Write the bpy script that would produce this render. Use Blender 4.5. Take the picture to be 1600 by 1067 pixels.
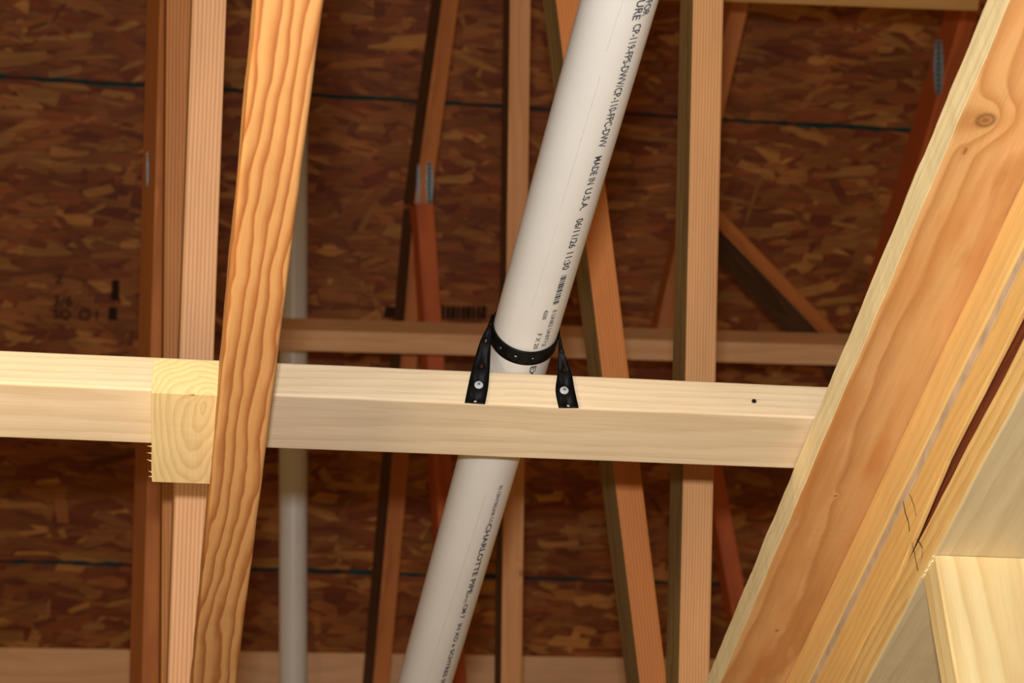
import bpy, bmesh, math, random
from mathutils import Vector, Matrix, noise

for o in list(bpy.data.objects):
    bpy.data.objects.remove(o)
SC = bpy.context.scene
COL = SC.collection
IN = 0.0254
random.seed(7)

# ------------------------------------------------------------------ camera
# world axes (inches): X along the nailer board, Y along the truss chords, Z up
FPX, CX, CY = 3450.0, 800.0, 533.5
CAM = Vector((0, 0, 1.6))
_Y = Vector((250 - CX, -(3130 - CY), FPX)).normalized()
_b = -0.046
_X = Vector((1, _b, -(_Y[0] + _Y[1] * _b) / _Y[2])).normalized()
_Z = -_X.cross(_Y)
AX = (_X, _Y, _Z)                      # world axes in (right, up, forward)

def W(c):                              # (right, up, forward) inches -> world inches
    c = Vector(c)
    return Vector((c.dot(_X), c.dot(_Y), c.dot(_Z)))

def ray(px, py):
    return W(((px - CX) / FPX, -(py - CY) / FPX, 1.0))

def U(px, py, d):                      # point of the place seen there, d inches deep
    return ray(px, py) * d

def on(px, py, axis, val):             # meet a plane axis = val (inches)
    r = ray(px, py)
    return r * (val / r[axis])

def proj(p):
    c = _X * p[0] + _Y * p[1] + _Z * p[2]
    return (CX + FPX * c[0] / c[2], CY - FPX * c[1] / c[2], c[2])

def M3(p):                             # inches -> metres in the scene
    return CAM + Vector(p) * IN

R_, U_, F_ = W((1, 0, 0)), W((0, 1, 0)), W((0, 0, 1))
cam_d = bpy.data.cameras.new('camera')
cam = bpy.data.objects.new('camera', cam_d)
COL.objects.link(cam)
m = Matrix.Identity(4)
for i in range(3):
    m[i][0], m[i][1], m[i][2], m[i][3] = R_[i], U_[i], -F_[i], CAM[i]
cam.matrix_world = m
cam_d.sensor_width = 36
cam_d.lens = FPX / 1600 * 36
cam_d.clip_start = 0.05
cam_d.dof.use_dof = True
cam_d.dof.focus_distance = 80 * IN
cam_d.dof.aperture_fstop = 12
SC.camera = cam

# ------------------------------------------------------------------ light
def lin(r, g, b):
    f = lambda c: c / 12.92 if c <= .04045 else ((c + .055) / 1.055) ** 2.4
    return (f(r / 255), f(g / 255), f(b / 255), 1)

world = bpy.data.worlds.new('attic_light')
SC.world = world
world.use_nodes = True
bg = world.node_tree.nodes['Background']
bg.inputs[0].default_value = (1.0, 0.55, 0.2, 1)
bg.inputs[1].default_value = 0.15

fl = bpy.data.lights.new('camera_flash', 'AREA')
fl.shape = 'RECTANGLE'
fl.size, fl.size_y = 2.2 * IN, 1.2 * IN
fl.energy = 37.5
fl.color = (0.97, 0.98, 1.0)
flash = bpy.data.objects.new('camera_flash', fl)
COL.objects.link(flash)
fm = m.copy()
fp = M3(U_ * 3.5 - R_ * 0.3)
for i in range(3):
    fm[i][3] = fp[i]
flash.matrix_world = fm

wl = bpy.data.lights.new('work_lamp', 'POINT')      # warm bulb hanging in the attic, off to the left
wl.energy = 19
wl.color = (1.0, 0.80, 0.50)
wl.shadow_soft_size = .12
work = bpy.data.objects.new('work_lamp', wl)
COL.objects.link(work)
work.location = M3((-20, 44, 31))

vs = SC.view_settings
vs.view_transform = 'Standard'
vs.look = 'None'
vs.exposure = 0.0
vs.gamma = 1.0
vs.use_curve_mapping = False

# ------------------------------------------------------------------ materials
class NT:
    def __init__(s, name):
        s.mat = bpy.data.materials.new(name)
        s.mat.use_nodes = True
        s.t = s.mat.node_tree
        s.n = s.t.nodes
        s.bsdf = s.n['Principled BSDF']
    def new(s, kind, **kw):
        n = s.n.new(kind)
        for k, v in kw.items():
            setattr(n, k, v)
        return n
    def link(s, a, b):
        s.t.links.new(a, b)
    def put(s, sock, v):
        if isinstance(v, bpy.types.NodeSocket):
            s.link(v, sock)
        else:
            sock.default_value = v
    def math(s, op, a, b=0.0, c=0.0, clamp=False):
        n = s.new('ShaderNodeMath', operation=op)
        n.use_clamp = clamp
        for i, v in enumerate((a, b, c)):
            s.put(n.inputs[i], v)
        return n.outputs[0]
    def vmath(s, op, a, b=None, scale=None):
        n = s.new('ShaderNodeVectorMath', operation=op)
        s.put(n.inputs[0], a)
        if b is not None:
            s.put(n.inputs[1], b)
        if scale is not None:
            s.put(n.inputs['Scale'], scale)
        return n.outputs['Value'] if op in ('LENGTH', 'DOT_PRODUCT') else n.outputs[0]
    def noise(s, v, scale=1.0, detail=2.0, rough=.5):
        n = s.new('ShaderNodeTexNoise')
        s.put(n.inputs['Vector'], v)
        n.inputs['Scale'].default_value = scale
        n.inputs['Detail'].default_value = detail
        n.inputs['Roughness'].default_value = rough
        return n.outputs[0]
    def ramp(s, v, stops):
        n = s.new('ShaderNodeValToRGB')
        s.put(n.inputs[0], v)
        e = n.color_ramp.elements
        while len(e) < len(stops):
            e.new(.5)
        for el, (p, c) in zip(e, stops):
            el.position = p
            el.color = c if len(c) == 4 else (*c, 1)
        return n.outputs[0]
    def mix(s, f, a, b, mode='MIX'):
        n = s.new('ShaderNodeMix', data_type='RGBA', blend_type=mode)
        s.put(n.inputs[0], f)
        s.put(n.inputs[6], a)
        s.put(n.inputs[7], b)
        return n.outputs[2]

def wood(name, light, dark, density=5.0, pith=(2.0, -3.0), tilt=(0.02, 0.01), warp=.5,
         contrast=.7, fibre=.35, knots=(), seed=0.0, rough=.62, mottled=.25, stain=None, spec=.3):
    """solid sawn timber: growth rings around a pith line, fibres, knots (object space, inches)"""
    g = NT(name)
    tc = g.new('ShaderNodeTexCoord')
    v = g.vmath('SCALE', tc.outputs['Object'], scale=1 / IN)
    off = g.vmath('ADD', v, (seed * 13.7, seed * 3.1, seed * 7.3))
    def stretched(sx, sy, sz):
        return g.vmath('MULTIPLY', off, (sx, sy, sz))
    sep = g.new('ShaderNodeSeparateXYZ')
    g.link(v, sep.inputs[0])
    x, y, z = sep.outputs
    w1 = g.math('SUBTRACT', g.noise(stretched(.07, .35, .35), 1, 3), .5)
    w2 = g.math('SUBTRACT', g.noise(stretched(.45, .9, .9), 1, 2), .5)
    yy = g.math('ADD', g.math('SUBTRACT', y, pith[0]), g.math('MULTIPLY', x, tilt[0]))
    zz = g.math('ADD', g.math('SUBTRACT', z, pith[1]), g.math('MULTIPLY', x, tilt[1]))
    r = g.math('SQRT', g.math('ADD', g.math('MULTIPLY', yy, yy), g.math('MULTIPLY', zz, zz)))
    r = g.math('ADD', r, g.math('MULTIPLY', w1, warp * 2.4))
    r = g.math('ADD', r, g.math('MULTIPLY', w2, warp * .28))
    kmask = None
    for (kx, ky, kz, kr, el) in knots:
        d = g.vmath('LENGTH', g.vmath('MULTIPLY', g.vmath('SUBTRACT', v, (kx, ky, kz)), (1 / el, 1, 1)))
        bump = g.math('POWER', 2.718, g.math('MULTIPLY', g.math('MULTIPLY', d, d), -.5 / (kr * 1.6) ** 2))
        r = g.math('ADD', r, g.math('MULTIPLY', bump, kr * 1.8))
        kk = g.math('SUBTRACT', 1.0, g.math('SMOOTH_MIN', g.math('DIVIDE', d, kr), 1.0, .15), clamp=True)
        ring = g.math('ADD', g.math('MULTIPLY', g.math('SINE', g.math('MULTIPLY', d, 26 / kr * .5)), .25), .75)
        kk = g.math('MULTIPLY', g.math('MINIMUM', g.math('MULTIPLY', kk, 4.0), 1.0), ring)
        kmask = kk if kmask is None else g.math('MAXIMUM', kmask, kk)
    dn = g.math('MULTIPLY', r, density)
    fr = g.math('FRACT', dn)
    amp = g.noise(g.vmath('ADD', (seed, 3.3, 1.1), g.new('ShaderNodeCombineXYZ').outputs[0]), 1)
    rings = g.ramp(fr, [(0, (0, 0, 0)), (.35, (.12,) * 3), (.72, (.75,) * 3), (.86, (1,) * 3), (1.0, (0, 0, 0))])
    col = g.mix(g.math('MULTIPLY', rings, contrast), light, dark)
    fib = g.noise(stretched(.5, 22, 22), 1, 3, .6)
    fib2 = g.noise(stretched(.25, 6, 6), 1, 2, .5)
    fv = g.math('ADD', g.math('MULTIPLY', g.math('SUBTRACT', fib, .5), fibre),
                g.math('MULTIPLY', g.math('SUBTRACT', fib2, .5), fibre * .8))
    col = g.mix(1.0, col, g.ramp(g.math('ADD', fv, .5), [(0, (.45,) * 3), (.5, (1, 1, 1)), (1, (1.25, 1.2, 1.15))]), 'MULTIPLY')
    mo = g.noise(stretched(.16, .6, .6), 1, 3)
    col = g.mix(mottled, col, g.mix(1.0, col, g.ramp(mo, [(.3, (.72, .66, .58)), (.7, (1.12, 1.12, 1.1))]), 'MULTIPLY'))
    if stain:
        st = g.noise(stretched(.12, .8, .8), 1, 4)
        col = g.mix(g.ramp(st, [(.48, (0, 0, 0)), (.68, (.8,) * 3)]), col, stain)
    if kmask is not None:
        col = g.mix(g.math('MULTIPLY', kmask, .8), col, tuple(c * .45 for c in dark[:3]) + (1,))
    g.link(col, g.bsdf.inputs['Base Color'])
    g.bsdf.inputs['Roughness'].default_value = rough
    g.bsdf.inputs['Specular IOR Level'].default_value = spec
    bp = g.new('ShaderNodeBump')
    bp.inputs['Strength'].default_value = .12
    bp.inputs['Distance'].default_value = .0015
    g.link(fib, bp.inputs['Height'])
    g.link(bp.outputs[0], g.bsdf.inputs['Normal'])
    return g.mat

def plain(name, col, rough=.5, metal=0.0, var=.12, scale=30, spec=.5):
    g = NT(name)
    tc = g.new('ShaderNodeTexCoord')
    n = g.noise(tc.outputs['Object'], scale, 4)
    k = g.ramp(n, [(.3, (1 - var,) * 3), (.7, (1 + var * .5,) * 3)])
    g.link(g.mix(1.0, col, k, 'MULTIPLY'), g.bsdf.inputs['Base Color'])
    g.bsdf.inputs['Roughness'].default_value = rough
    g.bsdf.inputs['Metallic'].default_value = metal
    g.bsdf.inputs['Specular IOR Level'].default_value = spec
    return g.mat

def strand_mat():
    g = NT('osb_strands')
    at = g.new('ShaderNodeVertexColor', layer_name='tone')
    tc = g.new('ShaderNodeTexCoord')
    n = g.noise(g.vmath('MULTIPLY', tc.outputs['Object'], (12, 160, 60)), 1, 3)
    k = g.ramp(n, [(.3, (.7, .68, .65)), (.7, (1.15, 1.12, 1.1))])
    n2 = g.noise(tc.outputs['Object'], 5, 3)
    k2 = g.ramp(n2, [(.3, (.72, .68, .64)), (.7, (1.1, 1.1, 1.1))])
    c = g.mix(1.0, at.outputs[0], k, 'MULTIPLY')
    c = g.mix(1.0, c, k2, 'MULTIPLY')
    g.link(c, g.bsdf.inputs['Base Color'])
    g.bsdf.inputs['Roughness'].default_value = .6
    g.bsdf.inputs['Specular IOR Level'].default_value = .25
    return g.mat

P = U(640, 626, 81)
YB, ZB = P[1], P[2]                   # front lower edge of the board across the trusses

def backing_knot(px, py, r, el=1.0):
    p = on(px, py, 2, ZB - 1.52)
    return (p[1] - 36, p[0] - (21.62 + 1.75), 0, r, el)

SPF_L, SPF_D = lin(238, 216, 180), lin(214, 180, 136)
FIR_L, FIR_D = lin(236, 172, 104), lin(176, 92, 34)
YEL_L, YEL_D = lin(246, 210, 140), lin(212, 158, 84)

M_beam = wood('spruce_nailer', SPF_L, SPF_D, 3.2, (1.6, -5.0), (.012, .015), .3, .38, .28, seed=1,
              knots=[(-3.2, .4, -.3, .12, 2)])
M_block = wood('spruce_block', lin(240, 214, 156), lin(206, 166, 104), 4.6, (.1, .15), (.05, .22), .55, .45, .3, seed=2,
               knots=[(0.0, -.3, .1, .16, 1)])
M_orange = wood('fir_chord', lin(212, 158, 98), lin(156, 80, 32), 2.6, (-3.0, -.7), (.03, .012), .8, .85, .3, seed=3)
M_wall_nailer = wood('pine_backing_board', lin(222, 172, 112), lin(186, 126, 68), 2.2, (.9, -2.6), (.012, .01), .4, .75, .3, seed=4, stain=lin(200, 132, 70),
                      knots=[backing_knot(1540, 188, .42), backing_knot(1306, 775, .1), backing_knot(1214, 985, .1), backing_knot(1508, 236, .07, 3)])
M_wane = wood('pine_rough_edge', lin(250, 232, 184), lin(226, 196, 140), 2.2, (.6, -4.2), (.01, .01), .5, .3, .6, seed=24, rough=.8)
M_plate_a = wood('pine_plate', lin(250, 208, 134), lin(228, 172, 96), 2.4, (3, -5), (.01, .01), .4, .3, .3, seed=5)
M_plate_b = wood('pine_plate_low', lin(250, 204, 126), lin(222, 160, 82), 2.8, (2.5, -2.5), (.012, .02), .5, .35, .35, seed=6)
M_plate_c = wood('spruce_plate_shaded', lin(226, 204, 158), lin(200, 170, 122), 2.6, (1.0, 3.8), (.012, .018), .4, .35, .3, seed=7)  # greyer than the side: shade of the underside put into the colour
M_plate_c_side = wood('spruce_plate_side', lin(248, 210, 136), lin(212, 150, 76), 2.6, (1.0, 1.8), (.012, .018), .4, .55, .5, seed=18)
M_gap = wood('gap_shade_red', lin(120, 52, 22), lin(74, 28, 12), 3, (1.0, 1.8), (.012, .018), .6, .6, .4, seed=19)  # darkness of the plate gap, painted as a deep red
M_olive = wood('olive_web_side', lin(150, 124, 78), lin(104, 84, 50), 4.5, (-6, -.8), (.0, .0), .4, .6, .5, seed=21)  # olive, darker tone for the web sides
M_shade_side = wood('shaded_web_side', lin(96, 66, 44), lin(60, 40, 28), 4.5, (-6, -.8), (.0, .0), .4, .6, .5, seed=22)  # shade on the turned-away web sides, put into the colour
M_stud = wood('spruce_stud', lin(244, 222, 164), lin(220, 180, 112), 2.2, (.3, -1.6), (.015, .03), .45, .55, .25, seed=8)
M_post_a = wood('fir_web_pink', lin(220, 170, 124), lin(184, 122, 76), 5.6, (-9, -.8), (.0, .0), .12, .75, .25, seed=9)
M_post_b = wood('fir_web_brown', lin(174, 112, 54), lin(128, 72, 28), 6.0, (-9, -.8), (.0, .0), .15, .7, .3, seed=10)
M_post_c = wood('fir_web_right', lin(222, 166, 110), lin(184, 118, 66), 7.0, (-9, -.8), (.0, .0), .1, .75, .25, seed=11)
M_diag = wood('fir_web_diagonal', lin(220, 140, 74), lin(176, 96, 42), 6.0, (-9, -.8), (.0, .0), .15, .7, .25, seed=12)
M_mid = wood('fir_web_mid', lin(222, 158, 102), lin(196, 126, 74), 4, (2, -6), (.005, .01), .3, .4, .25, seed=13, knots=[(60.5, .6, 0, .22, 1.2), (60.5, -.6, 0, .05, 1)])
M_far = wood('fir_web_far', lin(196, 98, 46), lin(138, 58, 22), 4.5, (.5, -7), (.0, .0), .3, .5, .3, seed=14)
M_far2 = wood('fir_web_far_brown', lin(198, 122, 64), lin(146, 78, 34), 4.5, (.5, -7), (.0, .0), .3, .5, .3, seed=15)
M_lateral = wood('spruce_lateral', lin(232, 182, 134), lin(206, 150, 100), 3, (2, -6), (.005, .01), .3, .4, .3, seed=16)
M_yel = wood('spruce_top_lateral', lin(190, 140, 70), lin(160, 106, 46), 3, (2, -6), (.005, .01), .3, .4, .3, seed=17)
M_pvc = plain('pvc_white', lin(226, 222, 212), .34, 0, .03, 12)
M_scuff = plain('pipe_scuff', lin(204, 198, 188), .6, 0, .1, 80, .2)
M_ink = plain('print_ink', lin(70, 66, 70), .7, 0, .3, 300, .2)
M_ink_l = plain('print_ink_light', lin(120, 112, 110), .7, 0, .3, 300, .2)
M_strap = plain('strap_black', lin(9, 8, 8), .55, 0, .2, 60, .15)
M_screw = plain('screw_zinc', lin(206, 210, 218), .4, .3, .1, 400)
M_steel = plain('galvanised_plate', lin(120, 126, 126), .5, .5, .3, 200)
M_nail = plain('dark_nail', lin(40, 34, 30), .5, .4, .2, 200)
M_osb = strand_mat()
M_seal = plain('panel_edge_seal', lin(48, 78, 76), .7, 0, .4, 14, .2)
M_felt = plain('roof_felt', lin(22, 22, 24), .9, 0, .2, 20, .1)
M_stamp = plain('stamp_ink', lin(56, 36, 24), .8, 0, .35, 60, .1)
M_gasket = plain('grey_sealant', lin(214, 190, 160), .6, 0, .25, 40, .4)

# ------------------------------------------------------------------ helpers
def tag(o, label=None, cat=None, group=None, kind=None):
    for k, v in (('label', label), ('category', cat), ('group', group), ('kind', kind)):
        if v:
            o[k] = v
    return o

def mesh_obj(name, verts, faces, mat, parent=None, mw=None, smooth=False):
    me = bpy.data.meshes.new(name)
    me.from_pydata([tuple(v) for v in verts], [], faces)
    me.update()
    if smooth:
        for p in me.polygons:
            p.use_smooth = True
    me.materials.append(mat)
    o = bpy.data.objects.new(name, me)
    COL.objects.link(o)
    if mw is not None:
        o.matrix_world = mw
    if parent is not None:
        o.parent = parent
        o.matrix_parent_inverse = parent.matrix_basis.inverted()
    return o

def empty(name, p):
    o = bpy.data.objects.new(name, None)
    o.empty_display_size = .05
    COL.objects.link(o)
    o.location = M3(p)
    return o

def frame(p, xa, ya):
    xa = Vector(xa).normalized()
    za = xa.cross(Vector(ya)).normalized()
    ya = za.cross(xa)
    mw = Matrix.Identity(4)
    q = M3(p)
    for i in range(3):
        mw[i][0], mw[i][1], mw[i][2], mw[i][3] = xa[i], ya[i], za[i], q[i]
    return mw

def lumber(name, p0, p1, yref, w, t, mat, parent=None, r=.09, wob=0.0, step=2.0, seed=0, zfun=None, side_mat=None):
    """sawn board from p0 to p1 (inches): local x along it, y its width (towards yref), z its thickness;
    the line p0-p1 runs along the middle of the +z face"""
    p0, p1 = Vector(p0), Vector(p1)
    L = (p1 - p0).length
    mw = frame(p0, p1 - p0, yref)
    sec = []
    for sy, sz, a0 in ((1, 1, 0), (-1, 1, 90), (-1, -1, 180), (1, -1, 270)):
        cy_, cz_ = sy * (w / 2 - r), (-t / 2) + sz * (t / 2 - r)
        for a in (0, 30, 60, 90):
            th = math.radians(a0 + a)
            sec.append((cy_ + r * math.cos(th), cz_ + r * math.sin(th)))
    n = max(1, int(L / step))
    V, F = [], []
    k = len(sec)
    for i in range(n + 1):
        x = L * i / n
        for j, (y, z) in enumerate(sec):
            if wob:
                y += wob * noise.noise(Vector((x * .45 + seed * 9.1, j // 4 * 7.7, seed)))
                z += wob * noise.noise(Vector((x * .45 + seed * 5.3, j // 4 * 3.9, seed + 4)))
                ew = wob * .5 * noise.noise(Vector((x * 2.7, j // 4 * 5.1, seed)))
                y += ew
            if zfun and j < 8:
                z += zfun(x)
            V.append((x * IN, y * IN, z * IN))
    for i in range(n):
        for j in range(k):
            a, b = i * k + j, i * k + (j + 1) % k
            F.append((a, a + k, b + k, b)[::-1])
    F.append(tuple(range(k))[::-1])
    F.append(tuple(n * k + j for j in range(k)))
    # make sure the faces look outwards
    o = mesh_obj(name, V, F, mat, parent, mw)
    bm = bmesh.new()
    bm.from_mesh(o.data)
    bmesh.ops.recalc_face_normals(bm, faces=bm.faces)
    if side_mat:
        o.data.materials.append(side_mat)
        for f in bm.faces:
            if abs(f.normal.y) > .8:
                f.material_index = 1
    bm.to_mesh(o.data)
    bm.free()
    return o

def web(name, a, b, w, t, mat, parent=None, rot=0.0, ext=(0, 0), **kw):
    """board between two seen points (px, py, depth); its narrow face looks at the viewer, turned by rot"""
    p0, p1 = U(*a), U(*b)
    ax = (p1 - p0).normalized()
    p0, p1 = p0 - ax * ext[0], p1 + ax * ext[1]
    mid = ((p0 + p1) / 2).normalized()
    nrm = (-mid - ax * (-mid).dot(ax)).normalized()
    yv = nrm.cross(ax)
    yv = Matrix.Rotation(math.radians(-rot), 3, ax) @ yv
    return lumber(name, p0, p1, yv, w, t, mat, parent, **kw)

def tube(p0, p1, r_out, r_in, seg=64):
    L = (Vector(p1) - Vector(p0)).length
    V, F = [], []
    for x, r in ((0, r_out), (L, r_out), (L, r_in), (0, r_in)):
        for i in range(seg):
            a = 2 * math.pi * i / seg
            V.append((x * IN, r * math.cos(a) * IN, r * math.sin(a) * IN))
    for q in range(4):
        for i in range(seg):
            j = (i + 1) % seg
            A, B = q * seg, ((q + 1) % 4) * seg
            F.append((A + i, B + i, B + j, A + j))
    return V, F

def fix_normals(o):
    bm = bmesh.new()
    bm.from_mesh(o.data)
    bmesh.ops.recalc_face_normals(bm, faces=bm.faces)
    bm.to_mesh(o.data)
    bm.free()

def shade(o, angle=40):
    bm = bmesh.new()
    bm.from_mesh(o.data)
    for f in bm.faces:
        f.smooth = True
    for e in bm.edges:
        e.smooth = len(e.link_faces) == 2 and e.calc_face_angle(0) < math.radians(angle)
    bm.to_mesh(o.data)
    bm.free()

# ------------------------------------------------------------------ roof sheathing
BETA = math.radians(45)
S_UP = Vector((0, -math.cos(BETA), math.sin(BETA)))      # up the slope, towards the viewer
S_N = Vector((1, 0, 0)).cross(S_UP)                      # out of the roof
if S_N.dot(F_) > 0:
    S_N = -S_N                                           # looks back into the attic
Q0 = U(700, 520, 222)

def on_roof(px, py, lift=0.0):
    r = ray(px, py)
    return r * (((Q0 + S_N * lift).dot(S_N)) / r.dot(S_N))

def roof_pt(u, v, lift=0.0):
    return Vector((u, 0, 0)) + Vector((0, Q0[1], Q0[2])) + S_UP * v + S_N * lift

ceiling = empty('ceiling', roof_pt(20, -80))
tag(ceiling, 'sloping underside of the roof, dark reddish oriented-strand boards', 'ceiling', kind='structure')
TONES = [lin(172, 110, 54), lin(158, 94, 44), lin(146, 80, 37), lin(188, 130, 66), lin(152, 84, 40), lin(134, 68, 30), lin(164, 100, 48)]

def osb_panel(u0, u1, v0, v1, idx):
    rnd = random.Random(idx * 31 + 5)
    V, F, C, MI = [], [], [], []
    def quad(p, c, mi=0):
        b = len(V)
        V.extend(p)
        F.append(tuple(range(b, b + len(p))))
        C.append(c)
        MI.append(mi)
    w, h, th = u1 - u0, v1 - v0, .6
    base = lin(130, 62, 28)
    # slab: face towards the attic at z = 0, back at z = -th
    c0, c1, c2, c3 = (0, 0, 0), (w, 0, 0), (w, h, 0), (0, h, 0)
    d0, d1, d2, d3 = [(x, y, -th) for x, y, _ in (c0, c1, c2, c3)]
    quad([c0, c1, c2, c3], base)
    quad([d3, d2, d1, d0], base)
    for a, b, cc, dd in ((c1, c0, d0, d1), (c2, c1, d1, d2), (c3, c2, d2, d3), (c0, c3, d3, d0)):
        quad([a, b, cc, dd], lin(40, 70, 70), 1)
    n = int(w * h * .85)
    for i in range(n):
        L, B = rnd.uniform(2.5, 6.5), rnd.uniform(.3, 1.3)
        a = rnd.gauss(0, .24) if rnd.random() < .88 else rnd.uniform(-1.5, 1.5)
        x, y = rnd.uniform(.1, w - .1), rnd.uniform(.1, h - .1)
        z = .012 + .05 * i / n
        t = rnd.choice(TONES)
        s = rnd.uniform(.72, 1.18)
        t = (t[0] * s, t[1] * s, t[2] * s, 1)
        pts = []
        for sx, sy in ((-.5, -.35), (-.3, -.5), (.35, -.5), (.5, -.2), (.42, .5), (-.38, .5)):
            px_, py_ = sx * L + rnd.uniform(-.12, .12) * L, sy * B + rnd.uniform(-.12, .12) * B
            X_ = x + px_ * math.cos(a) - py_ * math.sin(a)
            Y_ = y + px_ * math.sin(a) + py_ * math.cos(a)
            pts.append((min(max(X_, 0), w), min(max(Y_, rnd.uniform(0, .12)), h - rnd.uniform(0, .12)), z))
        quad(pts, t)
    # edge sealant smeared onto the face along both long edges
    for yy0, sg in ((0, 1), (h, -1)):
        x = 0.0
        a = .1
        while x < w:
            nx = min(w, x + rnd.uniform(.4, 1.6))
            b = max(.0, .1 + rnd.gauss(0, .1))
            quad([(x, yy0, .075), (nx, yy0, .075), (nx, yy0 + sg * b, .075), (x, yy0 + sg * a, .075)][::sg], base, 1)
            x, a = nx, b
    me = bpy.data.meshes.new('osb_panel')
    me.from_pydata([(a * IN, b * IN, c * IN) for a, b, c in V], [], F)
    me.materials.append(M_osb)
    me.materials.append(M_seal)
    at = me.color_attributes.new('tone', 'FLOAT_COLOR', 'CORNER')
    vals = []
    for p, c, mi in zip(me.polygons, C, MI):
        p.material_index = mi
        vals.extend(list(c) * len(p.vertices))
    at.data.foreach_set('color', vals)
    o = bpy.data.objects.new('osb_panel', me)
    COL.objects.link(o)
    o.matrix_world = frame(roof_pt(u0, v0), (1, 0, 0), S_UP)
    if o.matrix_world.col[2].xyz.dot(S_N) < 0:
        print('panel flipped')
    o.parent = ceiling
    o.matrix_parent_inverse = Matrix.Translation(-ceiling.location)
    return o

J1, J2 = 23.0, -24.9                # the two joint rows in view, along the slope
rows = [(J2 - 48, J2 - .16), (J2, J1 - .16), (J1, J1 + 48)]
k = 0
for ri, (v0, v1) in enumerate(rows):
    off = (-8.3 - 96.15) if ri % 2 == 0 else (46 - 96.15 * 2)
    for ci in range(4):
        u0 = off + ci * 96.15
        if u0 > 130 or u0 + 96 < -70:
            continue
        osb_panel(u0, u0 + 96, v0, v1, k)
        k += 1
V = [(x * IN, y * IN, z * IN) for z in (0, -.3) for x, y in ((0, 0), (310, 0), (310, 148), (0, 148))]
F = [(0, 1, 2, 3), (7, 6, 5, 4), (0, 4, 5, 1), (1, 5, 6, 2), (2, 6, 7, 3), (3, 7, 4, 0)]
felt = mesh_obj('roof_underlay', V, F, M_felt, ceiling, frame(roof_pt(-118, J2 - 49, -.62), (1, 0, 0), S_UP))

# ink stamps on the sheathing
def text_mesh(body, size=1.0, bold=0.0):
    cu = bpy.data.curves.new('t', 'FONT')
    cu.body = body
    cu.size = size
    cu.offset = bold
    cu.resolution_u = 3
    to = bpy.data.objects.new('t', cu)
    COL.objects.link(to)
    dg = bpy.context.evaluated_depsgraph_get()
    me = bpy.data.meshes.new_from_object(to.evaluated_get(dg))
    vs_ = [v.co.copy() for v in me.vertices]
    fs_ = [tuple(p.vertices) for p in me.polygons]
    bpy.data.objects.remove(to)
    bpy.data.curves.remove(cu)
    bpy.data.meshes.remove(me)
    return vs_, fs_

def roof_stamp(body, px, py, h, ang=0, sx=1.0):
    V, F = text_mesh(body, h / .72, .01)
    mx = (max(v.x for v in V) + min(v.x for v in V)) / 2
    V = [((v.x - mx) * sx * IN, v.y * IN, 0) for v in V]
    p = on_roof(px, py, .16)
    ca, sa = math.cos(math.radians(ang)), math.sin(math.radians(ang))
    mesh_obj('ink_stamp', V, F, M_stamp, ceiling, frame(p, Vector((1, 0, 0)) * ca + S_UP * sa, S_UP * ca - Vector((1, 0, 0)) * sa))

def roof_bar(px, py, w, h):
    V = [(x * IN, y * IN, 0) for x, y in ((-w / 2, -h / 2), (w / 2, -h / 2), (w * .45, h / 2), (-w * .4, h / 2))]
    mesh_obj('ink_stamp', V, [(0, 1, 2, 3)], M_stamp, ceiling, frame(on_roof(px, py, .16), (1, 0, 0), S_UP))

roof_stamp('SO', 97, 498, 1.0)
roof_stamp('O', 132, 500, 1.1)
roof_stamp('I', 151, 500, 1.0)
roof_stamp('3/6', 98, 478, 1.1)
roof_stamp('Z', 92, 444, .9)
roof_bar(180, 453, .8, 2.0)
roof_bar(176, 490, .9, 1.3)
for i in range(9):
    roof_bar(692 + i * 8, 488, .28 + .1 * (i % 3), 1.3)
roof_bar(612, 488, 1.6, 1.2)

# ------------------------------------------------------------------ nailer board, wall plates
XA = Vector((1, 0, 0)); YA = Vector((0, 1, 0)); ZA = Vector((0, 0, 1))

def plank_x(name, x0, x1, y, zb, w, t, mat, parent=None, **kw):     # along X, lying flat, front at y, bottom at zb
    return lumber(name, (x0, y + w / 2, zb), (x1, y + w / 2, zb), YA, w, t, mat, parent, **kw) if False else \
        lumber(name, (x0, y + w / 2, zb), (x1, y + w / 2, zb), -YA, w, t, mat, parent, **kw)

beam = plank_x('nailer_board', -26, 24.6, YB, ZB, 3.5, 1.5, M_beam, wob=.02, r=.1)
tag(beam, 'pale flat spruce board spanning the middle, white pipe strapped to it', 'board')
q = on(1178, 627, 1, YB - .03)
def disc(name, p, nrm, r, h, mat, parent, dome=0.0, seg=20, cross=False):
    V, F = [], []
    for rr, hh in ((r, 0), (r, h * .6), (r * .86, h), (0, h + dome)):
        if rr == 0:
            V.append((0, 0, hh * IN))
        else:
            for i in range(seg):
                a = 2 * math.pi * i / seg
                V.append((rr * math.cos(a) * IN, rr * math.sin(a) * IN, hh * IN))
    for q_ in range(2):
        for i in range(seg):
            j = (i + 1) % seg
            F.append((q_ * seg + i, q_ * seg + j, (q_ + 1) * seg + j, (q_ + 1) * seg + i))
    for i in range(seg):
        F.append((2 * seg + i, 2 * seg + (i + 1) % seg, 3 * seg))
    F.append(tuple(range(seg))[::-1])
    n_ = Vector(nrm).normalized()
    xa = n_.orthogonal()
    return mesh_obj(name, V, F, mat, parent, frame(p, xa, n_.cross(xa)))
nl = disc('nail_head', q, (0, -1, 0), .09, .05, M_nail, beam)

XW = 24.45                            # left face of the wall plates
def plank_y(name, xl, y0, y1, zb0, zb1, w, t, mat, parent=None, skew=0.0, **kw):   # along Y, lying flat
    return lumber(name, (xl + w / 2, y0, zb0), (xl + w / 2 + skew, y1, zb1), XA, w, t, mat, parent, **kw)

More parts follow.
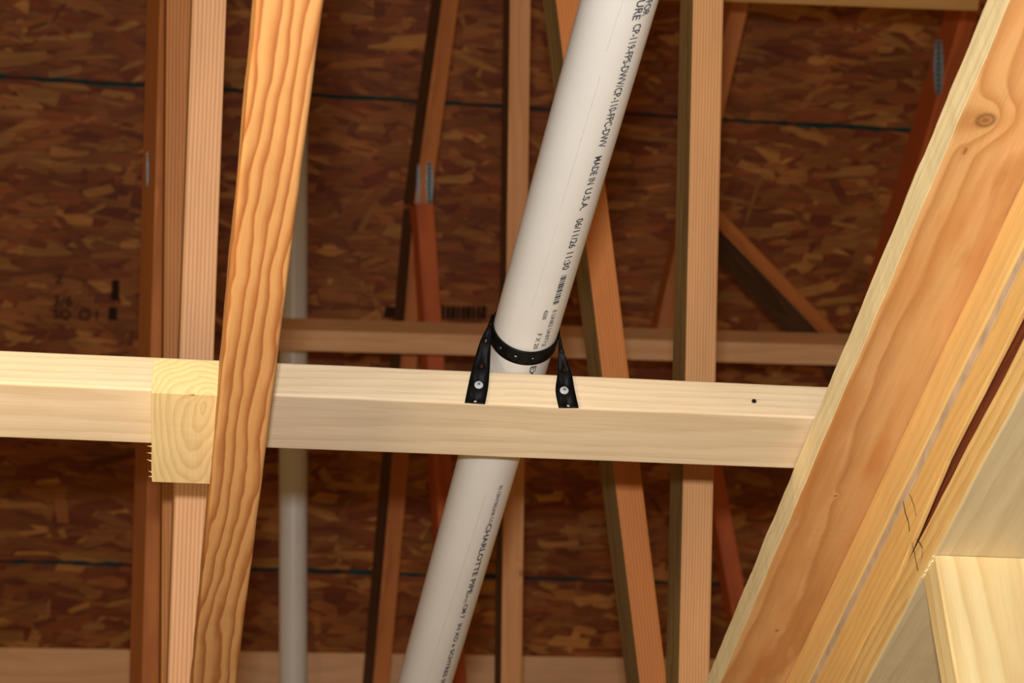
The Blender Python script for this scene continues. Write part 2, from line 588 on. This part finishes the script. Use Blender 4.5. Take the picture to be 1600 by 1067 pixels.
backing = plank_y('backing_board', 21.62, 36, 104, ZB - 1.52, ZB - 1.52, 3.5, 1.5, M_wall_nailer, wob=.035, r=.1, step=.5, seed=3, side_mat=M_wane)
tag(backing, 'wide orange pine board with a pale fuzzy edge, running diagonally at right', 'board')
pa = plank_y('top_plate', XW, 36, 104, ZB - 3.32, ZB - 3.32, 3.5, 1.78, M_plate_a, wob=.02, step=1.0)
tag(pa, 'yellow pine wall plate right under the wide orange board', 'wall plate')
pb = plank_y('top_plate', XW + .03, 36, 104, ZB - 5.10, ZB - 5.10, .2, 1.3, M_plate_b, wob=.02, step=1.0, r=.05,
             zfun=lambda x: .64 * min(1, max(0, (x - 25) / 6.5)))
tag(pb, 'middle yellow wall plate, grey seam above and dark gap below', 'wall plate')
gb = plank_y('gap_shade', XW + .27, 36, 104, ZB - 5.76, ZB - 5.76, 1.5, 1.9, M_gap, wob=.02, step=2.0)  # added dark strip so the gap reads as shaded
tag(gb, 'added dark red strip for the shade inside the narrow gap between the lower wall plates', 'board')
gk = plank_y('seam_filler', XW + .06, 36, 104, ZB - 3.77, ZB - 3.77, 3.3, .42, M_gasket, wob=.03, step=.8, r=.04)
tag(gk, 'thin grey seam between the upper two wall plates', 'seam')
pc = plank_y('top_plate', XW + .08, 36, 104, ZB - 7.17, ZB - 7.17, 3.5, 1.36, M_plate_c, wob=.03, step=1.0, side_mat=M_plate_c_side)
tag(pc, 'lowest wall plate with a shaded grey underside, resting on the stud', 'wall plate')
TS = on(1465, 868, 2, ZB - 7.2)
stud = lumber('wall_stud', (XW + .1 + 1.75, TS[1], ZB - 7.2), (XW + .1 + 1.75, TS[1], ZB - 60), XA, 3.5, 1.5, M_stud, wob=.02)
tag(stud, 'pale yellow upright stud under the plates in the lower right corner', 'stud')

# ------------------------------------------------------------------ trusses
G = 'roof trusses'
t1 = empty('roof_truss', (0, 60, ZB - 3.5))
tag(t1, 'truss at left with the thick orange diagonal chord in front of the pale board', 'truss', G)
# bottom chord: lies just under the pale board; underside seen, left side a sliver
c0, c1 = on(449 + 4, 0, 2, ZB - 3.52), on(331 + 4, 1067, 2, ZB - 3.52)
dirc = (c1 - c0).normalized()
lumber('bottom_chord', c0 - dirc * 8, c1 + dirc * 6, XA, 1.78, 3.45, M_orange, t1, r=.12, wob=.03, step=1.0)
web('web', (327.5, 0, 97), (289, 1067, 97), 1.5, 3.5, M_post_a, t1, rot=2, ext=(14, 6))
web('web', (285, 0, 104), (276, 1067, 104), 1.5, 3.5, M_post_b, t1, rot=2, ext=(14, 6))
web('web', (268, 0, 140), (240, 1067, 140), 1.5, 3.5, M_far2, t1, rot=14, ext=(20, 20))

t2 = empty('roof_truss', (22, 80, ZB))
tag(t2, 'truss right of the strapped pipe, bright upright web and orange leaning web', 'truss', G)
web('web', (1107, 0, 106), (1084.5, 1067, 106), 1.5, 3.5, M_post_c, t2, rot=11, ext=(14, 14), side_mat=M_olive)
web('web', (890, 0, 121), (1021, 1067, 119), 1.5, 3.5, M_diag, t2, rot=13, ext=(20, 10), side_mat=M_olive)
web('web', (813, 0, 156), (799, 1067, 156), 1.5, 3.5, M_mid, t2, rot=8, ext=(20, 20), side_mat=M_shade_side)
web('web', (704, 0, 188), (660, 320, 188), 1.5, 3.5, M_far2, t2, rot=16, ext=(24, 0), side_mat=M_shade_side)
web('web', (660, 326, 190), (596, 1067, 190), 1.5, 3.5, M_far2, t2, rot=16, ext=(0, 20), side_mat=M_shade_side)
web('web', (664, 318, 187), (716, 1067, 187), 1.5, 3.5, M_far, t2, rot=10, ext=(0, 20))

t3 = empty('roof_truss', (42, 150, 110))
tag(t3, 'shadowed truss with thin slanting webs behind the bright upright web', 'truss', G)
web('web', (1158, 0, 188), (1034, 540, 188), 1.5, 3.5, M_far2, t3, rot=10, ext=(24, 0))
web('web', (1120, 338, 190), (1300, 524, 190), 1.5, 3.5, M_far2, t3, rot=38, ext=(2, 12), side_mat=M_shade_side)
web('web', (1108, 690, 190), (1158, 960, 190), 1.5, 3.5, M_far, t3, rot=10, ext=(6, 24))

t4 = empty('roof_truss', (60, 135, 130))
tag(t4, 'dim truss web with grey metal plate in the upper right corner', 'truss', G)
web('web', (1516, 20, 188), (1426, 330, 188), 1.5, 3.5, M_far, t4, rot=24, ext=(24, 20))

def nail_plate(px, py, d, wpx, hpx, parent, rot=0):
    s = d / FPX
    w, h = wpx * s, hpx * s
    seg = 12
    V, F = [], []
    prof = []
    for i in range(seg + 1):
        y = -h / 2 + h * i / seg
        b = w / 2 * (.55 + .45 * math.cos(math.pi * (i / seg - .5)))
        prof.append((b, y))
    for z in (0, .12):
        for b, y in prof:
            V += [(-b * IN, y * IN, z * IN), (b * IN, y * IN, z * IN)]
    n = 2 * (seg + 1)
    for i in range(seg):
        a = 2 * i
        F.append((n + a, n + a + 1, n + a + 3, n + a + 2))
        F.append((a, a + 2, a + 3, a + 1))
        F.append((a, n + a, n + a + 2, a + 2))
        F.append((a + 1, a + 3, n + a + 3, n + a + 1))
    o = mesh_obj('nail_plate', V, F, M_steel, parent, frame(U(px, py, d), R_, U_))
    # teeth along the plate
    bm = bmesh.new()
    bm.from_mesh(o.data)
    for i in range(10):
        y = (-h / 2 + h * (i + .5) / 10) * IN
        bmesh.ops.create_cone(bm, cap_ends=True, segments=4, radius1=w * .3 * IN, radius2=0, depth=.25 * IN,
                              matrix=Matrix.Translation((0, y, .24 * IN)))
    bmesh.ops.recalc_face_normals(bm, faces=bm.faces)
    bm.to_mesh(o.data)
    bm.free()
    return o
nail_plate(671, 286, 184, 12, 64, t2)
nail_plate(654, 288, 184, 5, 62, t2)
nail_plate(231, 264, 137, 3.5, 54, t1)
nail_plate(1466, 105, 184, 16, 84, t4)

# lateral boards far behind
def lat(name, a, b, w, t, mat, rot, label, ext=(0, 0)):
    o = web(name, a, b, w, t, mat, None, rot, ext)
    return tag(o, label, 'board', 'lateral braces')
lat('lateral_brace', (425, 531, 178), (1330, 556, 182), 1.75, 3.5, M_lateral, -17, 'far horizontal board behind the strapped pipe at mid height', (0, 30))
lat('lateral_brace', (-10, 1052, 196), (1010, 1068, 200), 4.6, 1.5, M_lateral, 0, 'dim horizontal board along the bottom edge behind the webs', (30, 60))
lat('lateral_brace', (1100, -24, 150), (1530, -8, 150), 2.2, 1.5, M_yel, 0, 'short olive brown board at the top edge, upper right', (10, 0))

# ------------------------------------------------------------------ block under the board
bx0, bx1 = on(237, 600, 1, YB - 2.0)[0], .2
blk = lumber('support_block', ((bx0 + 1.75), YB - 1.95, ZB - 1.52), ((bx0 + 1.75), YB + 3.75, ZB - 1.52), XA, 3.5, 1.5, M_block, r=.05, wob=.02, step=.5)
tag(blk, 'short pale wood block with end grain, left of the orange chord under the board', 'block')

# ------------------------------------------------------------------ pipes
ROUT = 1.215
ZP = ZB + 1.5 + ROUT + .02
kz = 0.0
for _ in range(30):                     # rest the gently falling pipe on the board's back edge
    pa0, pa1 = on(967.5, 0, 2, ZP + .9 + kz), on(663.5, 1067, 2, ZP - 1.6 + kz)
    dirp = (pa1 - pa0).normalized()
    tb = (YB + 1.75 - pa0[1]) / dirp[1]
    te = (YB + 3.5 - pa0[1]) / dirp[1]
    kz += ZP - (pa0 + dirp * te)[2]
start, end = pa0 - dirp * 14, pa1 + dirp * 60
V, F = tube(start, end, ROUT, ROUT - .154)
pipe = mesh_obj('drain_pipe', V, F, M_pvc, None, frame(start, dirp, XA), True)
fix_normals(pipe); shade(pipe)
tag(pipe, 'thick white plastic pipe with black print, crossing over the pale board', 'pipe', 'white pipes')

# basis around the pipe: angle 0 looks at the viewer
mid = pa0 + dirp * tb
e0 = (-mid - dirp * (-mid).dot(dirp)).normalized()
e1 = dirp.cross(e0)
if e1.dot(R_) < 0:
    e1 = -e1

def on_pipe(s, phi, rr=ROUT):           # s inches along from pa0, phi radians to the right
    return pa0 + dirp * s + e0 * (rr * math.cos(phi)) + e1 * (rr * math.sin(phi))

def s_at(py, phi):
    lo, hi = -20, 90
    for _ in range(50):
        md = (lo + hi) / 2
        if proj(on_pipe(md, phi))[1] < py:
            lo = md
        else:
            hi = md
    return lo

def pipe_text(body, y0, y1, phi_deg, h, mat=None, bold=0.006):
    phi = math.radians(phi_deg)
    s0, s1 = s_at(y0, phi), s_at(y1, phi)
    V, F = text_mesh(body, h / .72, bold)
    x0, x1 = min(v.x for v in V), max(v.x for v in V)
    out = []
    for v in V:
        s = s0 + (v.x - x0) / (x1 - x0) * (s1 - s0)
        a = phi + (v.y - h / 2) / ROUT
        out.append(on_pipe(s, a, ROUT + .016))
    base = on_pipe((s0 + s1) / 2, phi)
    mesh_obj('printed_text', [(p - base) * IN for p in out], F, mat or M_ink, pipe, Matrix.Translation(M3(base)))
    return s0, s1

def pipe_bars(y0, y1, phi_deg, h, seed):
    phi = math.radians(phi_deg)
    s0, s1 = s_at(y0, phi), s_at(y1, phi)
    rnd = random.Random(seed)
    V, F = [], []
    base = on_pipe((s0 + s1) / 2, phi)
    s = s0
    while s < s1:
        w = rnd.choice((.03, .05, .09))
        a0, a1 = phi - h / 2 / ROUT, phi + h / 2 / ROUT
        b = len(V)
        for ss, aa in ((s, a0), (min(s + w, s1), a0), (min(s + w, s1), (a0 + a1) / 2), (min(s + w, s1), a1), (s, a1), (s, (a0 + a1) / 2)):
            V.append((on_pipe(ss, aa, ROUT + .016) - base) * IN)
        F.append(tuple(range(b, b + 6)))
        s += w + rnd.choice((.035, .05, .06))
    mesh_obj('printed_bars', V, F, M_ink, pipe, Matrix.Translation(M3(base)))

pipe_text('NOT FOR', -32, 24, 49, .28)
pipe_text('PRESSURE', -46, 31, 34, .28)
PH = 40
pipe_text('CP-119-FPS-DWV/CP-110-FPC-DWV', 37, 230, PH, .29)
pipe_text('MADE IN', 244, 288, PH, .27)
pipe_text('U.S.A.', 294, 328, PH, .27)
pipe_text('06/11/26', 341, 387, PH, .27)
pipe_text('11:30', 394, 421, PH, .27)
pipe_bars(430, 475, PH + 1, .24, 3)
pipe_text('E LINE2 UNIT1', 484, 534, PH + 4, .17, M_ink_l)
pipe_text('4200', 484, 499, PH - 13, .15, M_ink_l)
pipe_text('F X 20', 521, 545, PH - 13, .17, M_ink_l)
pipe_text('2', 536, 541, PH + 2, .17, M_ink_l)
pipe_text('EXP', 572, 594, PH - 6, .25)
pipe_text('02 CENTERLINE CO', 758, 817, PH, .15, M_ink_l)
pipe_text('CHARLOTTE PIPE', 818, 928, PH, .25, None, .006)
pipe_text('PVC', 930, 943, PH - 4, .11, M_ink_l)
pipe_text('CM 7', 944, 966, PH, .2)
pipe_text('IN XO e', 974, 1010, PH, .2)
pipe_text('SCHTRES SU', 1014, 1072, PH, .2)

b0, b1 = U(458.5, 60, 190), U(458, 1067, 190)
db = (b1 - b0).normalized()
st = b0 - db * 24
V, F = tube(st, b1 + db * 24, ROUT, ROUT - .154)
pipe2 = mesh_obj('drain_pipe', V, F, M_pvc, None, frame(st, db, XA), True)
fix_normals(pipe2); shade(pipe2)
tag(pipe2, 'far upright white pipe behind the pale board, right of the orange chord', 'pipe', 'white pipes')

# ------------------------------------------------------------------ strap
strap = empty('hanger_strap', on_pipe(tb - 4, 0))
tag(strap, 'black perforated strap looped under the white pipe and screwed to the board', 'strap')
SW = .74
s_ring = s_at(556, 0.0)

def perforated(name, fn, n_cells, parent, thick=.05, hole=.06, pitch=.62, hc=.5):
    """fn(a, b): a 0..1 along, b -0.5..0.5 across -> world inches; one hole per cell"""
    V, F = [], []
    sub = 8
    for c in range(n_cells):
        hu = hole / pitch
        hv = hole / SW
        outer, inner = [], []
        def edge(t):                   # around the cell, 4*sub points
            side, f_ = int(t // sub), (t % sub) / sub
            return [(f_, -.5), (1, -.5 + f_), (1 - f_, .5), (0, .5 - f_)][side]
        N = 4 * sub
        ids_o, ids_i = [], []
        for t in range(N):
            u, v = edge(t)
            V.append(fn((c + u) / n_cells, v)); ids_o.append(len(V) - 1)
        for t in range(N):
            u, v = edge(t)
            ang = math.atan2(v * SW, (u - hc) * pitch)
            V.append(fn((c + hc + hu * math.cos(ang)) / n_cells, hv * math.sin(ang))); ids_i.append(len(V) - 1)
        for t in range(N):
            t2_ = (t + 1) % N
            F.append((ids_o[t], ids_o[t2_], ids_i[t2_], ids_i[t]))
    base = V[0].copy()
    o = mesh_obj(name, [(p - base) * IN for p in V], F, M_strap, parent, Matrix.Translation(M3(base)))
    bm = bmesh.new()
    bm.from_mesh(o.data)
    bmesh.ops.remove_doubles(bm, verts=bm.verts, dist=1e-5)
    bmesh.ops.recalc_face_normals(bm, faces=bm.faces)
    for f in bm.faces:
        f.smooth = True
    bm.to_mesh(o.data)
    bm.free()
    sm = o.modifiers.new('thickness', 'SOLIDIFY')
    sm.thickness = thick * IN
    sm.offset = 0
    return o

perforated('strap_loop', lambda a, b: on_pipe(s_ring + b * SW, 2 * math.pi * a + .2, ROUT + .05), 12, strap)

Y_RING = on_pipe(s_ring, 0)[1]
YF = YB - .055
def edge_curve(pts):                    # (px, py, f) f = 0 at the ring, 1 on the board face
    out = []
    for px, py, f_ in pts:
        out.append(on(px, py, 1, Y0 * (1 - f_) + YF * f_))
    return out
def sample(c, a):
    n = len(c) - 1
    i = min(int(a * n), n - 1)
    t = a * n - i
    p0_, p1_, p2_, p3_ = c[max(i - 1, 0)], c[i], c[i + 1], c[min(i + 2, n)]
    return .5 * ((2 * p1_) + (p2_ - p0_) * t + (2 * p0_ - 5 * p1_ + 4 * p2_ - p3_) * t * t + (3 * p1_ - p0_ - 3 * p2_ + p3_) * t ** 3)
Y0 = on_pipe(s_ring, -math.pi / 2)[1] - .1
L_ = edge_curve([(768, 492, 0), (762, 509, .05), (749, 536, .35), (737, 578, .9), (731, 604, 1), (726, 629, 1)])
R2 = edge_curve([(773, 492, 0), (770, 512, .0), (767, 539, .35), (765, 578, .9), (763, 604, 1), (758, 631, 1)])
perforated('strap_tail', lambda a, b: sample(L_, a).lerp(sample(R2, a), b + .5), 5, strap, hc=.84)
L3 = edge_curve([(871, 512, 0), (872.5, 524, .05), (872, 552, .4), (871, 582, .95), (868, 610, 1), (873, 637, 1)])
R3 = edge_curve([(872, 512, 0), (876, 527, .05), (883, 555, .4), (893, 584, .95), (898, 610, 1), (904, 637, 1)])
perforated('strap_tail', lambda a, b: sample(L3, a).lerp(sample(R3, a), b + .5), 5, strap, hc=.84)
for px, py in ((748, 602), (881.5, 610.5)):
    s_ = disc('screw_head', on(px, py, 1, YF - .02), (0, -1, 0), .165, .07, M_screw, strap, .02)
    # drive recess
    p_ = on(px, py, 1, YF - .115)
    V, F = [], []
    for sx, sy in ((.06, .018), (.018, .06)):
        b = len(V)
        V += [(x * IN, y * IN, 0) for x, y in ((-sx, -sy), (sx, -sy), (sx, sy), (-sx, sy))]
        F.append((b, b + 1, b + 2, b + 3))
    mesh_obj('drive_recess', V, F, M_steel, s_, None)
    s_.children[0].matrix_parent_inverse = Matrix.Identity(4)
    s_.children[0].location = (0, 0, .1 * IN)

# ------------------------------------------------------------------ small details
# torn fibres at the lower left corner of the block
def spike(p, d, L, r, mat, parent):
    d = Vector(d).normalized()
    a = d.orthogonal().normalized()
    b = d.cross(a)
    V = [(a * r * math.cos(t) + b * r * math.sin(t)) * IN for t in (0, 2.1, 4.2)] + [d * L * IN]
    mesh_obj('splinter', V, [(0, 1, 3), (1, 2, 3), (2, 0, 3), (2, 1, 0)], mat, parent, Matrix.Translation(M3(p)))
rnd = random.Random(4)
for f_ in (.62, .7, .8, .93, .98):
    yb = YB - 1.95 + 5.6 * f_
    spike((bx0 + .06, yb, ZB - 1.45), (-1, .2 + rnd.uniform(-.2, .3), rnd.uniform(.1, .9)), rnd.uniform(.15, .4), .045, M_block, blk)

# torn saw fibres where the stud meets the plate
for i in range(16):
    f_ = i / 15
    spike((XW + .1 + .02, TS[1] + 1.5 * f_, ZB - 7.22), (-.7 + rnd.uniform(-.4, .4), rnd.uniform(-.6, .6), rnd.uniform(-1, .6)), rnd.uniform(.08, .2), .04, M_wane, stud)

def line_on_plate(pts, xpl, w, parent, name, mat):
    V, F = [], []
    for px, py in pts:
        p = on(px, py, 0, xpl)
        V += [p + ZA * w * .0 - YA * w / 2, p + YA * w / 2]
    base = V[0].copy()
    for i in range(len(pts) - 1):
        F.append((2 * i, 2 * i + 1, 2 * i + 3, 2 * i + 2))
    mesh_obj(name, [(v - base) * IN for v in V], F, mat, parent, Matrix.Translation(M3(base)))
line_on_plate([(1411, 783), (1414, 800), (1419, 815), (1421, 830)], XW + .005, .06, pb, 'crack', M_nail)
line_on_plate([(1421, 772), (1428, 790), (1431, 806)], XW + .005, .035, pb, 'crack', M_nail)
line_on_plate([(1424, 845), (1428, 862), (1431, 878), (1434, 892)], XW + .04, .05, pc, 'crack', M_nail)
line_on_plate([(1433, 842), (1441, 856), (1440, 872), (1437, 880)], XW + .04, .05, pc, 'crack', M_nail)

# faint scuff lines along the near pipe
def scuff(y0, y1, ph0, ph1, w):
    V, F = [], []
    n = 40
    sd = random.Random(int(y0) + 3)
    s0, s1 = s_at(y0, math.radians(ph0)), s_at(y1, math.radians(ph1))
    base = on_pipe(s0, 0)
    for i in range(n + 1):
        t = i / n
        ph = math.radians(ph0 + (ph1 - ph0) * t + sd.uniform(-.5, .5))
        ww = w * sd.uniform(.3, 1)
        ss = s0 + (s1 - s0) * t
        V += [(on_pipe(ss, ph - ww / ROUT, ROUT + .012) - base) * IN, (on_pipe(ss, ph + ww / ROUT, ROUT + .012) - base) * IN]
        if i:
            F.append((2 * i - 2, 2 * i - 1, 2 * i + 1, 2 * i))
    mesh_obj('scuff_line', V, F, M_scuff, pipe, Matrix.Translation(M3(base)))
scuff(-20, 80, 6, 3, .012)
scuff(118, 330, 4, 1, .014)
scuff(350, 480, 3, 0, .008)
scuff(770, 1075, 14, 2, .012)
